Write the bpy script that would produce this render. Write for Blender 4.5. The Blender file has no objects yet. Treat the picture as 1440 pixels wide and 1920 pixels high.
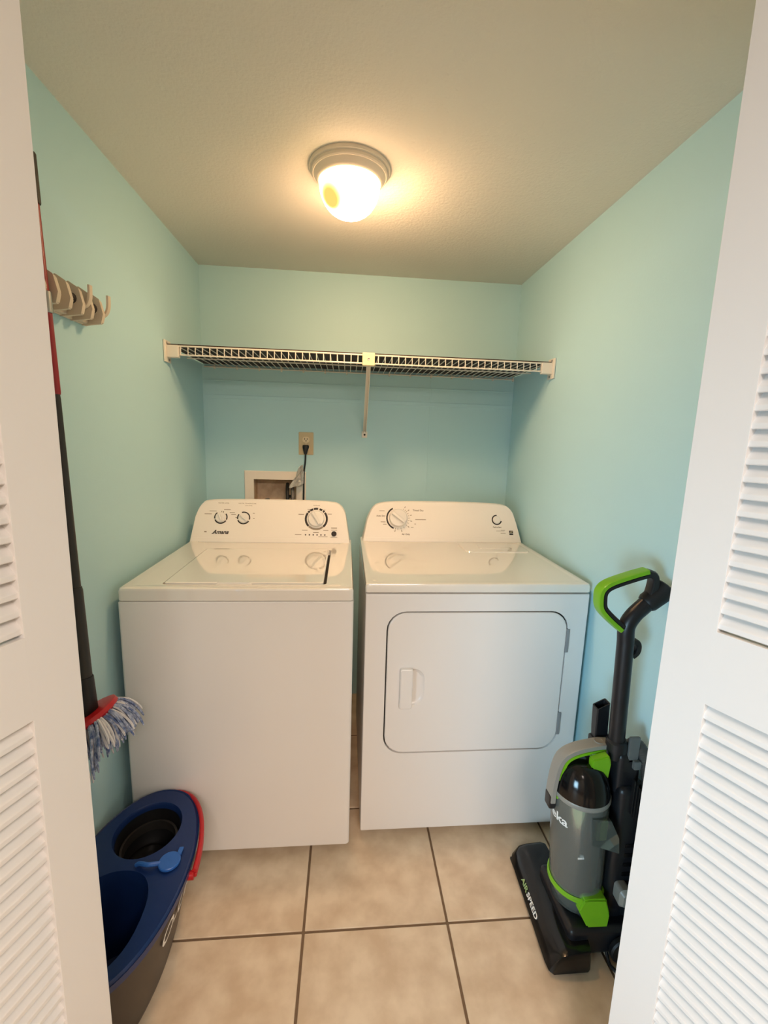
import bpy, bmesh, math, random
from mathutils import Vector, Matrix
R = math.radians
random.seed(7)
scene = bpy.context.scene
C = scene.collection

# ------------------------------------------------------------------ camera
yaw, pitch, roll = 0.0876, 0.1653, 0.0307
fwd = Vector((math.sin(yaw)*math.cos(pitch), math.cos(yaw)*math.cos(pitch), -math.sin(pitch)))
r0 = Vector((math.cos(yaw), -math.sin(yaw), 0)); u0 = r0.cross(fwd)
rt = r0*math.cos(roll) + u0*math.sin(roll); up = u0*math.cos(roll) - r0*math.sin(roll)
cd = bpy.data.cameras.new('camera'); cam = bpy.data.objects.new('camera', cd); C.objects.link(cam)
cam.matrix_world = Matrix(((rt.x, up.x, -fwd.x, 0), (rt.y, up.y, -fwd.y, 0), (rt.z, up.z, -fwd.z, 1.402), (0, 0, 0, 1)))
cd.sensor_fit = 'HORIZONTAL'; cd.sensor_width = 36; cd.lens = 820.16/1440*36; cd.clip_start = 0.02
scene.camera = cam

# ------------------------------------------------------------------ world, added fill lights, exposure
w = bpy.data.worlds.new('world'); scene.world = w; w.use_nodes = True
w.node_tree.nodes['Background'].inputs[0].default_value = (0.75, 0.88, 1.0, 1)
w.node_tree.nodes['Background'].inputs[1].default_value = 0.3
def area(name, loc, target, sx, sy, power, col):
    l = bpy.data.lights.new(name, 'AREA'); l.shape = 'RECTANGLE'; l.size = sx; l.size_y = sy
    l.energy = power; l.color = col
    o = bpy.data.objects.new(name, l); C.objects.link(o); o.location = loc
    o.rotation_euler = (Vector(target) - Vector(loc)).to_track_quat('-Z', 'Y').to_euler()
    return o
wl = area('cool_wall_fill', (-1.9, -1.5, 0.75), (0.84, 1.15, 0.75), 0.9, 1.1, 6.4, (0.48, 0.78, 1.0)); wl.data.spread = R(50)  # added cool fill low in the hall, aimed at right wall, for assumed daylight
area('warm_hall_fill', (0.3, -1.5, 2.36), (0.3, -1.5, 0), 1.0, 1.0, 64, (1.0, 0.865, 0.78))  # added warm fill light in the unseen hall, no lamp fixture there
LAMP_HOT, LAMP_COOL = 175.0, 18.0
scene.view_settings.view_transform = 'Standard'; scene.view_settings.look = 'None'
scene.view_settings.gamma = 1; scene.view_settings.use_curve_mapping = False
scene.view_settings.exposure = 0.0

# ------------------------------------------------------------------ materials
def s2l(c): return tuple(((x/255)/12.92 if x/255 <= .04045 else (((x/255)+.055)/1.055)**2.4) for x in c) + (1,)
def mat(name, col, rough=.5, metal=0., bump=0., bscale=200., var=0., vscale=8., coat=0., spec=.5, rand=0., col2=None, detail=3.):
    m = bpy.data.materials.new(name); m.use_nodes = True
    nt = m.node_tree; b = nt.nodes['Principled BSDF']
    b.inputs['Roughness'].default_value = rough; b.inputs['Metallic'].default_value = metal
    b.inputs['Coat Weight'].default_value = coat; b.inputs['Specular IOR Level'].default_value = spec
    tc = nt.nodes.new('ShaderNodeTexCoord')
    base = s2l(col)
    if var or col2 or rand:
        n = nt.nodes.new('ShaderNodeTexNoise'); n.inputs['Scale'].default_value = vscale; n.inputs['Detail'].default_value = detail
        nt.links.new(tc.outputs['Object'], n.inputs['Vector'])
        mx = nt.nodes.new('ShaderNodeMix'); mx.data_type = 'RGBA'
        c2 = s2l(col2) if col2 else tuple(x*(1-var) for x in base[:3]) + (1,)
        mx.inputs[6].default_value = base; mx.inputs[7].default_value = c2
        rp = nt.nodes.new('ShaderNodeMapRange'); rp.inputs[1].default_value = .35; rp.inputs[2].default_value = .65
        nt.links.new(n.outputs['Fac'], rp.inputs[0]); nt.links.new(rp.outputs[0], mx.inputs[0])
        out = mx.outputs[2]
        if rand:
            oi = nt.nodes.new('ShaderNodeObjectInfo'); hs = nt.nodes.new('ShaderNodeHueSaturation')
            mr = nt.nodes.new('ShaderNodeMapRange'); mr.inputs[3].default_value = 1-rand; mr.inputs[4].default_value = 1+rand
            nt.links.new(oi.outputs['Random'], mr.inputs[0]); nt.links.new(mr.outputs[0], hs.inputs['Value'])
            nt.links.new(out, hs.inputs['Color']); out = hs.outputs[0]
            ad = nt.nodes.new('ShaderNodeVectorMath'); ad.operation = 'SCALE'; ad.inputs[3].default_value = 37.
            cb = nt.nodes.new('ShaderNodeCombineXYZ'); ad2 = nt.nodes.new('ShaderNodeVectorMath'); ad2.operation = 'ADD'
            nt.links.new(oi.outputs['Random'], cb.inputs[0]); nt.links.new(oi.outputs['Random'], cb.inputs[1])
            nt.links.new(cb.outputs[0], ad.inputs[0]); nt.links.new(ad.outputs[0], ad2.inputs[0])
            nt.links.new(tc.outputs['Object'], ad2.inputs[1]); nt.links.new(ad2.outputs[0], n.inputs['Vector'])
        nt.links.new(out, b.inputs['Base Color'])
    else:
        b.inputs['Base Color'].default_value = base
    if bump:
        n = nt.nodes.new('ShaderNodeTexNoise'); n.inputs['Scale'].default_value = bscale; n.inputs['Detail'].default_value = 3
        bp = nt.nodes.new('ShaderNodeBump'); bp.inputs['Strength'].default_value = bump; bp.inputs['Distance'].default_value = .002
        nt.links.new(tc.outputs['Object'], n.inputs['Vector'])
        nt.links.new(n.outputs['Fac'], bp.inputs['Height']); nt.links.new(bp.outputs[0], b.inputs['Normal'])
    return m
def clear(name, tint, haze, haze_col, rough=.08):
    m = bpy.data.materials.new(name); m.use_nodes = True; nt = m.node_tree
    nt.nodes.clear(); out = nt.nodes.new('ShaderNodeOutputMaterial')
    tr = nt.nodes.new('ShaderNodeBsdfTransparent'); tr.inputs[0].default_value = tint + (1,)
    df = nt.nodes.new('ShaderNodeBsdfDiffuse'); df.inputs[0].default_value = s2l(haze_col)
    gl = nt.nodes.new('ShaderNodeBsdfGlossy'); gl.inputs['Roughness'].default_value = rough
    fr = nt.nodes.new('ShaderNodeFresnel'); fr.inputs[0].default_value = 1.45
    m1 = nt.nodes.new('ShaderNodeMixShader'); m1.inputs[0].default_value = haze
    m2 = nt.nodes.new('ShaderNodeMixShader')
    nt.links.new(tr.outputs[0], m1.inputs[1]); nt.links.new(df.outputs[0], m1.inputs[2])
    nt.links.new(fr.outputs[0], m2.inputs[0]); nt.links.new(m1.outputs[0], m2.inputs[1]); nt.links.new(gl.outputs[0], m2.inputs[2])
    nt.links.new(m2.outputs[0], out.inputs[0]); return m

AQUA = mat('aqua_paint', (188, 226, 231), .55, bump=.12, bscale=160, spec=.3)
CEILP = mat('ceiling_texture_paint', (236, 232, 220), .8, bump=.6, bscale=120, spec=.2)
HALLP = mat('hall_paint', (226, 220, 206), .7, bump=.1, bscale=160)
DOORP = mat('white_door_paint', (236, 232, 228), .38, bump=.05, bscale=90)
TILE = mat('beige_ceramic', (226, 207, 180), .42, bump=.06, bscale=30, vscale=13, col2=(205, 182, 153), rand=.03, detail=8.)
GROUT = mat('brown_grout', (120, 98, 76), .9, bump=.3, bscale=300)
ENAMEL = mat('white_enamel', (240, 236, 232), .22, spec=.5)
DECK = mat('glossy_white_enamel', (242, 236, 226), .04, spec=.9, coat=1.)
CONS = mat('white_console_plastic', (242, 236, 226), .32)
KNOBM = mat('white_knob_plastic', (236, 232, 224), .3)
INK = mat('dark_print', (38, 30, 24), .6)
GREYINK = mat('grey_print', (150, 136, 118), .7)
DARKGAP = mat('dark_seal_and_gap_shade', (52, 50, 48), .7)  # dryer door seal, and the shade painted into the washer lid gap
BLACKG = mat('glossy_black_plastic', (15, 15, 16), .14)
BLACK = mat('black_plastic', (24, 25, 29), .38)
BLACKM = mat('matt_black_plastic', (17, 17, 19), .5)
HOSE = mat('grey_hose_plastic', (74, 70, 66), .5)
GREEN = mat('lime_green_plastic', (126, 190, 30), .35)
GREY = mat('silver_grey_plastic', (150, 148, 140), .35)
DGREY = mat('dark_grey_plastic', (104, 106, 104), .4)
DGREY2 = mat('charcoal_rim_plastic', (44, 42, 40), .35)
SAGE = mat('sage_green_plastic', (162, 186, 126), .45)
CLEAR = clear('clear_cup_plastic', (.98, .985, .975), .16, (236, 240, 228))
CLEARG = clear('smoked_clear_plastic', (.72, .76, .74), .22, (150, 160, 155))
NAVY = mat('navy_plastic', (22, 46, 96), .3)
DNAVY = mat('dark_navy_plastic', (12, 22, 66), .4)
BLUE = mat('bright_blue_plastic', (44, 100, 180), .4)
RED = mat('red_plastic', (184, 24, 32), .35)
POLE_RED = mat('red_pole_enamel', (150, 34, 40), .35)
POLE_BLK = mat('black_pole_enamel', (44, 42, 38), .5)
BUCKET = mat('charcoal_plastic', (50, 42, 38), .4)
ALMOND = mat('almond_plastic', (204, 184, 144), .45)
ALMOND2 = mat('pale_almond_plastic', (226, 208, 172), .45)
HOLDERM = mat('aged_beige_plastic', (214, 200, 178), .5)
BOXW = mat('offwhite_box_plastic', (240, 230, 216), .55)
BOXI = mat('stained_box_interior', (226, 202, 172), .7, vscale=14, col2=(186, 156, 128))
BRAID = mat('braided_steel', (120, 112, 108), .4, metal=.6, bump=.6, bscale=500)
WIRE = mat('white_vinyl_wire', (232, 226, 212), .4)
CLIP = mat('yellowed_clip_plastic', (240, 220, 176), .4)
LINER = mat('dark_brown_liner', (58, 48, 40), .8, bump=.2, bscale=200)
STEEL = mat('steel', (170, 168, 164), .35, metal=.9)
PAPER = mat('paper_tag', (248, 246, 240), .6)
WSTR = mat('white_microfibre', (226, 226, 230), .95, bump=.8, bscale=500)
BSTR = mat('blue_microfibre', (92, 112, 160), .95, bump=.8, bscale=500, vscale=90, col2=(190, 200, 222))
LAMPW = mat('white_lamp_metal', (236, 226, 208), .4)

# ------------------------------------------------------------------ helpers
WM = {}
def wm(o): return WM.get(o.name, Matrix())
def obj(name, bm, m, parent=None, matrix=None, smooth=True, local=False):
    """bm in world coordinates (local=False): moved into the parent's frame. matrix: the object's own frame (world)."""
    me = bpy.data.meshes.new(name)
    bmesh.ops.recalc_face_normals(bm, faces=bm.faces[:])
    bm.to_mesh(me); bm.free()
    me.materials.append(m)
    o = bpy.data.objects.new(name, me); C.objects.link(o)
    P = wm(parent) if parent else Matrix()
    M = matrix if matrix is not None else P
    if not local: me.transform(M.inverted())
    if parent: o.parent = parent
    o.matrix_local = P.inverted() @ M
    WM[o.name] = M
    if smooth:
        for p in me.polygons: p.use_smooth = True
        try: me.set_sharp_from_angle(angle=R(38))
        except Exception: pass
        if len(me.vertices) < 6000:
            wn = o.modifiers.new('weighted_normal', 'WEIGHTED_NORMAL'); wn.keep_sharp = True; wn.weight = 60
    return o
def tag(o, label=None, cat=None, group=None, kind=None):
    if label: o['label'] = label
    if cat: o['category'] = cat
    if group: o['group'] = group
    if kind: o['kind'] = kind
    return o
def thing(name, loc, label, cat, group=None):
    o = bpy.data.objects.new(name, None); C.objects.link(o); o.location = loc; o.empty_display_size = .05
    WM[o.name] = Matrix.Translation(loc)
    return tag(o, label, cat, group)
def struct(name, bm, m, parent=None, **k):
    o = obj(name, bm, m, parent, **k)
    if parent is None: o['kind'] = 'structure'
    return o
def dup(o, loc, parent):
    c = o.copy(); C.objects.link(c); c.parent = parent; c.location = loc
    return c
def box(bm, x0, x1, y0, y1, z0, z1, bev=0., seg=2, M=None):
    r = bmesh.ops.create_cube(bm, size=1)
    vs = r['verts']
    for v in vs: v.co = Vector(((x0+x1)/2 + v.co.x*(x1-x0), (y0+y1)/2 + v.co.y*(y1-y0), (z0+z1)/2 + v.co.z*(z1-z0)))
    if bev:
        es = list({e for v in vs for e in v.link_edges})
        rr = bmesh.ops.bevel(bm, geom=es, offset=bev, segments=seg, profile=.5, affect='EDGES')
        vs = list({v for f in rr['faces'] for v in f.verts} | {v for v in vs if v.is_valid})
    if M is not None:
        for v in vs: v.co = M @ v.co
    return bm
def NB(): return bmesh.new()
def loops(bm, Ls, cap0=True, cap1=True, closed=False):
    rows = [[bm.verts.new(p) for p in L] for L in Ls]
    n = len(rows[0])
    pairs = list(zip(rows[:-1], rows[1:])) + ([(rows[-1], rows[0])] if closed else [])
    for a, b in pairs:
        for i in range(n):
            bm.faces.new((a[i], a[(i+1) % n], b[(i+1) % n], b[i]))
    if not closed:
        if cap0: bm.faces.new(rows[0])
        if cap1: bm.faces.new(rows[-1])
    return bm
def rrect(a0, a1, b0, b1, r, f, k=6):
    out = []
    for (ca, cb, s) in ((a1-r, b1-r, 0), (a0+r, b1-r, 90), (a0+r, b0+r, 180), (a1-r, b0+r, 270)):
        for i in range(k+1):
            t = R(s + 90*i/k); out.append(f(ca + r*math.cos(t), cb + r*math.sin(t)))
    return out
def lathe(bm, prof, M=None, n=40, cap0=False, cap1=False):
    M = M or Matrix()
    return loops(bm, [[M @ Vector((r*math.cos(2*math.pi*i/n), r*math.sin(2*math.pi*i/n), z)) for i in range(n)] for r, z in prof], cap0, cap1)
def tube(bm, pts, rad, n=10, cap=True, closed=False):
    pts = [Vector(p) for p in pts]; N = len(pts)
    rad = rad if isinstance(rad, (list, tuple)) else [rad]*N
    Ls = []; prev = None
    for i, p in enumerate(pts):
        t = (pts[min(i+1, N-1)] - pts[max(i-1, 0)]).normalized()
        if prev is None:
            a = Vector((0, 0, 1)) if abs(t.z) < .9 else Vector((1, 0, 0)); nx = t.cross(a).normalized()
        else:
            nx = (prev - t*prev.dot(t)).normalized()
        prev = nx; ny = t.cross(nx)
        Ls.append([p + rad[i]*(nx*math.cos(2*math.pi*k/n) + ny*math.sin(2*math.pi*k/n)) for k in range(n)])
    return loops(bm, Ls, cap, cap)
def smooth_path(pts, sub=6):
    P = [Vector(p) for p in pts]; out = []
    for i in range(len(P)-1):
        p0, p1, p2, p3 = P[max(i-1, 0)], P[i], P[i+1], P[min(i+2, len(P)-1)]
        for k in range(sub):
            t = k/sub
            out.append(.5*((2*p1) + (p2-p0)*t + (2*p0-5*p1+4*p2-p3)*t*t + (3*p1-p0-3*p2+p3)*t**3))
    return out + [P[-1]]
def strap(bm, xz, y, w, th, off=0.):
    """flat bar of width w (along y) and thickness th following a path in the xz plane, moved sideways by off"""
    P = [Vector((p[0], p[1])) for p in xz]; N = len(P); Ls = []
    for i in range(N):
        t = (P[min(i+1, N-1)] - P[max(i-1, 0)]).normalized(); nrm = Vector((-t.y, t.x))
        L = []
        for a, b in ((-1, -.7), (-.7, -1), (.7, -1), (1, -.7), (1, .7), (.7, 1), (-.7, 1), (-1, .7)):
            q = P[i] + nrm*(off + b*th/2); L.append(Vector((q.x, y + a*w/2, q.y)))
        Ls.append(L)
    return loops(bm, Ls)
def prism(bm, pts, f0, f1):
    a = [bm.verts.new(f0(*p)) for p in pts]; b = [bm.verts.new(f1(*p)) for p in pts]; n = len(pts)
    bm.faces.new(a); bm.faces.new(b)
    for i in range(n): bm.faces.new((a[i], a[(i+1) % n], b[(i+1) % n], b[i]))
    return bm
def text_mesh(s, size, shear=0., ext=.0004, align='CENTER', spacing=1., bold=0.):
    cu = bpy.data.curves.new('t', 'FONT'); cu.body = s; cu.size = size; cu.shear = shear; cu.extrude = ext
    cu.align_x = align; cu.align_y = 'CENTER'; cu.space_character = spacing; cu.offset = bold; cu.resolution_u = 3
    o = bpy.data.objects.new('t', cu); C.objects.link(o)
    bpy.context.view_layer.update()
    me = bpy.data.meshes.new_from_object(o.evaluated_get(bpy.context.evaluated_depsgraph_get()))
    bpy.data.objects.remove(o); bpy.data.curves.remove(cu)
    return me
def text_into(bm, s, size, M, sx=1., **k):
    me = text_mesh(s, size, **k); t = NB(); t.from_mesh(me); bpy.data.meshes.remove(me)
    vm = [bm.verts.new(M @ Vector((v.co.x*sx, v.co.y, v.co.z))) for v in t.verts]; t.verts.ensure_lookup_table()
    for f in t.faces:
        try: bm.faces.new([vm[v.index] for v in f.verts])
        except ValueError: pass
    t.free(); return bm
def arc_band(bm, cx, cy, r0, r1, a0, a1, z=.0006, f=lambda x, y, z: Vector((x, y, z))):
    n = max(2, int(abs(a1-a0)/10)); prev = None
    for i in range(n+1):
        t = R(a0 + (a1-a0)*i/n)
        cur = [bm.verts.new(f(cx + r*math.cos(t), cy + r*math.sin(t), zz)) for r, zz in ((r0, 0), (r0, z), (r1, z), (r1, 0))]
        if prev:
            for k in range(3): bm.faces.new((prev[k], prev[k+1], cur[k+1], cur[k]))
        prev = cur

# ------------------------------------------------------------------ room shell
XL, XR, YB, ZC, YD, ZH = -0.698, 0.8415, 2.2435, 2.170, 0.66, 2.06
b = NB(); box(b, XL-.1, XL, .56, YB+.1, -.02, 2.5); struct('wall_left', b, AQUA)
b = NB(); box(b, XR, XR+.1, .56, YB+.1, -.02, 2.5); struct('wall_right', b, AQUA)
# back wall with the recess of the washer outlet box
BX0, BX1, BZ0, BZ1 = -.467, -.250, 1.00, 1.187
b = NB()
rect = lambda a0, a1, c0, c1, y: [Vector((a1, y, c1)), Vector((a0, y, c1)), Vector((a0, y, c0)), Vector((a1, y, c0))]
loops(b, [rect(XL, XR, -.02, 2.5, YB+.14), rect(XL, XR, -.02, 2.5, YB), rect(BX0, BX1, BZ0, BZ1, YB), rect(BX0, BX1, BZ0, BZ1, YB+.09)], True, True)
struct('wall_back', b, AQUA, smooth=False)
b = NB(); box(b, XL, XR, .62, YB, ZC, ZC+.1); struct('ceiling', b, CEILP)
b = NB(); box(b, XL+.001, XR-.001, YB-.0030, YB, 1.572, 1.590, .001); struct('trim_1', b, AQUA)
b = NB(); box(b, XL+.001, XR-.001, YB-.0024, YB, 1.655, 1.660, .0006); struct('trim_2', b, AQUA)
b = NB(); box(b, .412, .417, YB-.0014, YB, .9, 1.70, .0006); struct('trim_3', b, AQUA)
# front wall of the closet (hall side) and the hall behind the camera
b = NB(); box(b, -2.1, XL, .56, .66, -.02, 2.44); struct('wall_front_left', b, HALLP)
b = NB(); box(b, XR, 2.1, .56, .66, -.02, 2.44); struct('wall_front_right', b, HALLP)
b = NB(); box(b, XL, XR, .56, .66, ZH, 2.44); struct('wall_front_header', b, HALLP)
b = NB()
f = lambda a, c: None
rectx = lambda y0, y1, z0, z1, x: [Vector((x, y1, z1)), Vector((x, y0, z1)), Vector((x, y0, z0)), Vector((x, y1, z0))]
loops(b, [rectx(-2.4, .56, -.02, 2.44, -2.2), rectx(-2.4, .56, -.02, 2.44, -2.1), rectx(-2.25, -.75, .08, 2.15, -2.1), rectx(-2.25, -.75, .08, 2.15, -2.2)], closed=True)  # with an opening for the assumed window
struct('wall_hall_left', b, HALLP, smooth=False)
b = NB(); box(b, 2.1, 2.2, -2.4, .56, -.02, 2.44); struct('wall_hall_right', b, HALLP)
b = NB(); box(b, -2.1, 2.1, -2.5, -2.4, -.02, 2.44); struct('wall_hall_back', b, HALLP)
b = NB(); box(b, -2.1, 2.1, -2.4, .56, 2.44, 2.54); struct('ceiling_hall', b, HALLP)
b = NB()
for (y0, y1, z0, z1) in ((-2.25, -2.20, .08, 2.15), (-.80, -.75, .08, 2.15), (-2.20, -.80, .08, .14), (-2.20, -.80, 2.10, 2.15)):
    box(b, -2.17, -2.12, y0, y1, z0, z1, .004)
win = struct('assumed_window_1', b, DOORP)  # unseen window, assumed from the cool light on the right side
b = NB(); box(b, -2.148, -2.142, -2.2, -.8, .14, 2.1); obj('pane', b, clear('assumed_window_glass', (.96, .98, .98), .02, (200, 210, 210)), win)  # glass of the assumed window

# floor: grout bed and separate tiles
fl = NB(); box(fl, -2.1, 2.1, -2.4, YB, -.06, -.0035); fl = struct('floor', fl, GROUT)
TS, TX, TY, G = .420, -.1027, 1.0517, .0075
b = NB(); h = TS/2 - G/2
box(b, -h, h, -h, h, -.012, 0, .0015, 1)
t0 = obj('tile', b, TILE, fl, local=True)
first = True
def cut_tile(x0, x1, y0, y1):
    b = NB(); box(b, x0+G/2, x1-G/2, y0+G/2, y1-G/2, -.012, 0, .0015, 1); return obj('tile', b, TILE, fl)
for i in range(-3, 4):
    for j in range(-4, 3):
        x0, y0 = TX + i*TS, TY + j*TS
        x1, y1 = x0+TS, y0+TS
        if y0 > YB: continue
        cx0, cx1 = (max(x0, XL), min(x1, XR)) if y1 > .66 else (x0, x1)
        cy1 = min(y1, YB)
        if cx1-cx0 < .02 or cy1-y0 < .02: continue
        if cx0 > x0 or cx1 < x1 or cy1 < y1: cut_tile(cx0, cx1, y0, cy1); continue
        p = (x0+TS/2, y0+TS/2, 0)
        if first: t0.location = p; first = False
        else: dup(t0, p, fl)

# ------------------------------------------------------------------ louvred bifold doors
DW, DT, DZ0, DZ1, ST = .36, .032, .015, 2.02, .074
def door_panel(name, edge, ang, front):
    """edge: free edge on the floor plan; ang: direction (deg from -y, + towards -x) of the panel; front: which local side shows"""
    d = Vector((-math.sin(R(ang)), -math.cos(R(ang)), 0)); n = Vector((d.y, -d.x, 0))*front   # n points to the visible side
    M = Matrix(((d.x, n.x, 0, edge[0]), (d.y, n.y, 0, edge[1]), (0, 0, 1, 0), (0, 0, 0, 1)))
    root = None
    b = NB(); box(b, 0, ST, -DT, 0, DZ0, DZ1, .0008); 
    root = obj(name, b, DOORP, matrix=M, local=True); root['kind'] = 'structure'
    def bar(nm, x0, x1, z0, z1):
        b = NB(); box(b, x0-.0008, x1+.0008, -DT, 0, z0, z1, .0008); o = obj(nm, b, DOORP, root, matrix=M, local=True)
        return o
    bar('stile', DW-ST, DW, DZ0, DZ1)
    for z0, z1 in ((DZ0, .16), (1.0, 1.123), (1.93, DZ1)): bar('rail', ST, DW-ST, z0, z1)
    # slat: slopes down towards the visible side, front edge rounded
    b = NB(); prof = [(-.030, .0360), (-.0055, .0108), (-.0035, .0090), (-.0030, .0075), (-.0030, .0015), (-.0045, .0), (-.030, .0262)]
    prism(b, prof, lambda y, z: Vector((ST-.001, y, z)), lambda y, z: Vector((DW-ST+.001, y, z)))
    s0 = None; pitch_ = .0254
    zs = [1.0 - .0262 - k*pitch_ for k in range(33)] + [1.127 + k*pitch_ for k in range(31)]
    for z in zs:
        if s0 is None:
            s0 = obj('slat', b, DOORP, root, matrix=M, local=True); s0.location = (0, 0, z)
        else: dup(s0, (0, 0, z), root)
    return root
EL, ER = (-.6118*YD, YD), (.8256*YD, YD)
door_panel('door_1', EL, 20, -1)
door_panel('door_2', ER, -24, 1)
# outer halves of the two folded doors, from the jambs to the shared hinges
hl = (EL[0] - .36*math.sin(R(20)), EL[1] - .36*math.cos(R(20)))
hr = (ER[0] + .36*math.sin(R(24)), ER[1] - .36*math.cos(R(24)))
door_panel('door_3', (hl[0]-.268, EL[1]-.012), -27, 1)
door_panel('door_4', (hr[0]+.150, ER[1]-.012), 24, -1)

# ------------------------------------------------------------------ ceiling light
lamp = thing('ceiling_light', (-.005, 1.42, ZC), 'small round flush ceiling light with a glowing frosted glass dome', 'ceiling light')
ML = Matrix.Translation((-.005, 1.42, ZC))
b = NB(); lathe(b, [(.0, 0), (.117, 0), (.118, -.004), (.116, -.009), (.110, -.011), (.1095, -.018), (.1065, -.021), (.1045, -.0205), (.096, -.033), (.0935, -.037), (.090, -.039), (.085, -.030), (0, -.030)], ML, 64)
obj('mounting_ring', b, LAMPW, lamp)
dm = bpy.data.materials.new('frosted_dome_lit'); dm.use_nodes = True; nt = dm.node_tree; nt.nodes.clear()
tc = nt.nodes.new('ShaderNodeTexCoord'); ds = nt.nodes.new('ShaderNodeVectorMath'); ds.operation = 'DISTANCE'
ds.inputs[1].default_value = (.014, .030, -.105)
mr = nt.nodes.new('ShaderNodeMapRange'); mr.interpolation_type = 'SMOOTHSTEP'
mr.inputs[1].default_value = .035; mr.inputs[2].default_value = .100; mr.inputs[3].default_value = LAMP_HOT; mr.inputs[4].default_value = LAMP_COOL
ps = nt.nodes.new('ShaderNodeVectorMath'); ps.operation = 'DISTANCE'; ps.inputs[1].default_value = (-.060, -.044, -.104)
cr = nt.nodes.new('ShaderNodeMapRange'); cr.inputs[1].default_value = .024; cr.inputs[2].default_value = .070; cr.inputs[3].default_value = 1; cr.inputs[4].default_value = 0; cr.interpolation_type = 'SMOOTHSTEP'
sm = nt.nodes.new('ShaderNodeMix'); sm.data_type = 'FLOAT'; sm.inputs[3].default_value = 1.15
nt.links.new(tc.outputs['Object'], ps.inputs[0]); nt.links.new(ps.outputs['Value'], cr.inputs[0])
nt.links.new(cr.outputs[0], sm.inputs[0]); nt.links.new(mr.outputs[0], sm.inputs[2])
mc = nt.nodes.new('ShaderNodeMix'); mc.data_type = 'RGBA'; mc.inputs[6].default_value = (1, .60, .32, 1); mc.inputs[7].default_value = (1, .66, .16, 1)
em = nt.nodes.new('ShaderNodeEmission'); ou = nt.nodes.new('ShaderNodeOutputMaterial')
nt.links.new(tc.outputs['Object'], ds.inputs[0]); nt.links.new(ds.outputs['Value'], mr.inputs[0]); 
nt.links.new(cr.outputs[0], mc.inputs[0]); nt.links.new(mc.outputs[2], em.inputs[0]); nt.links.new(sm.outputs[0], em.inputs[1]); nt.links.new(em.outputs[0], ou.inputs[0])
b = NB()
prof = [(.089*math.cos(R(a))**.85 if a < 90 else 0.0005, -.038 - .090*math.sin(R(a))) for a in range(0, 91, 9)]
lathe(b, prof, ML, 48, cap1=True)
obj('glass_dome', b, dm, lamp)

# ------------------------------------------------------------------ washing machine
def feet(root, xs, ys, z):
    for x in xs:
        for y in ys:
            b = NB(); lathe(b, [(.018, 0), (.02, .004), (.02, .012), (.012, .014), (.012, z)], Matrix.Translation((x, y, 0)), 16, True, True)
            obj('levelling_foot', b, BLACKM, root)
def console(root, name, y0, z0, lean, outline, depth):
    up_ = Vector((0, math.sin(lean), math.cos(lean))); nrm = Vector((0, -math.cos(lean), math.sin(lean)))
    M = Matrix(((1, up_.x, nrm.x, 0), (0, up_.y, nrm.y, y0), (0, up_.z, nrm.z, z0), (0, 0, 0, 1)))
    cx = sum(p[0] for p in outline)/len(outline)
    pts = smooth_path([(p[0], p[1], 0) for p in outline], 4)
    pts = [(p.x, p.y) for p in pts]
    def ins(d, wz):
        N = len(pts); out = []
        for i, (x, y) in enumerate(pts):
            if i in (0, N-1): out.append(Vector((x + (d if i == 0 else -d), y, wz))); continue
            a, c = pts[i-1], pts[i+1]; t = Vector((c[0]-a[0], c[1]-a[1])).normalized(); nn = Vector((t.y, -t.x))
            out.append(Vector((x + nn.x*d, y + nn.y*d, wz)))
        return out
    Minv = M.inverted()
    back = [Minv @ Vector((p.x, y0 + depth + .04, (M @ p).z)) for p in ins(0, 0)]
    b = NB(); loops(b, [back, ins(0, -.006), ins(.0018, -.002), ins(.006, 0)])
    o = obj(name, b, CONS, root, matrix=M, local=True)
    # faint lip along the foot of the console
    b = NB(); x0, x1 = outline[0][0]+.012, outline[-1][0]-.012
    box(b, x0, x1, .004, .022, -.001, .0022, .001); obj('lower_lip', b, CONS, o, matrix=M, local=True)
    return o, M
def knob(o, M, u, v, r, h, ang, name='knob', m=None):
    m = m or KNOBM
    K = M @ Matrix.Translation((u, v, 0)) @ Matrix.Rotation(R(ang), 4, 'Z')
    b = NB(); lathe(b, [(r, 0), (r, h*.35), (r*.93, h*.5), (r*.88, h*.55), (0.001, h*.55)], None, 40)
    g = r*.86
    box(b, -g, g, -r*.17, r*.17, h*.5, h, r*.08, 2)
    return obj(name, b, m, o, matrix=K, local=True)
def bars(items, name, o, M, m, z=.0004):
    b = NB()
    for (u, v, w_, h_) in items: box(b, u-w_/2, u+w_/2, v-h_/2, v+h_/2, 0, z)
    r_ = obj(name, b, m, o, matrix=M, local=True, smooth=False); r_['kind'] = 'stuff'; return r_

WX0, WX1, WY0, WY1 = -.671, .028, 1.2908, 1.965
wash = thing('washing_machine', (-.32, 1.63, 0), 'white top-loading washing machine with three dials, left of the dryer', 'washing machine')
b = NB()
fz = lambda z: (lambda x, y: Vector((x, y, z)))
loops(b, [rrect(WX0+.004, WX1-.004, WY0+.004, WY1, .008, fz(.030)), rrect(WX0, WX1, WY0, WY1, .010, fz(.036)), rrect(WX0, WX1, WY0, WY1, .010, fz(.8995)), rrect(WX0+.003, WX1-.003, WY0+.003, WY1-.003, .008, fz(.9025))])
obj('cabinet', b, ENAMEL, wash)
b = NB(); box(b, WX0+.02, WX1-.02, WY0+.05, WY1-.02, .012, .031); obj('base_pan', b, BLACKM, wash)
feet(wash, (WX0+.05, WX1-.05), (WY0+.07, WY1-.06), .03)
LX0, LX1, LY0, LY1 = -.556, -.068, 1.342, 1.770
b = NB(); zt = .9455
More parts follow.
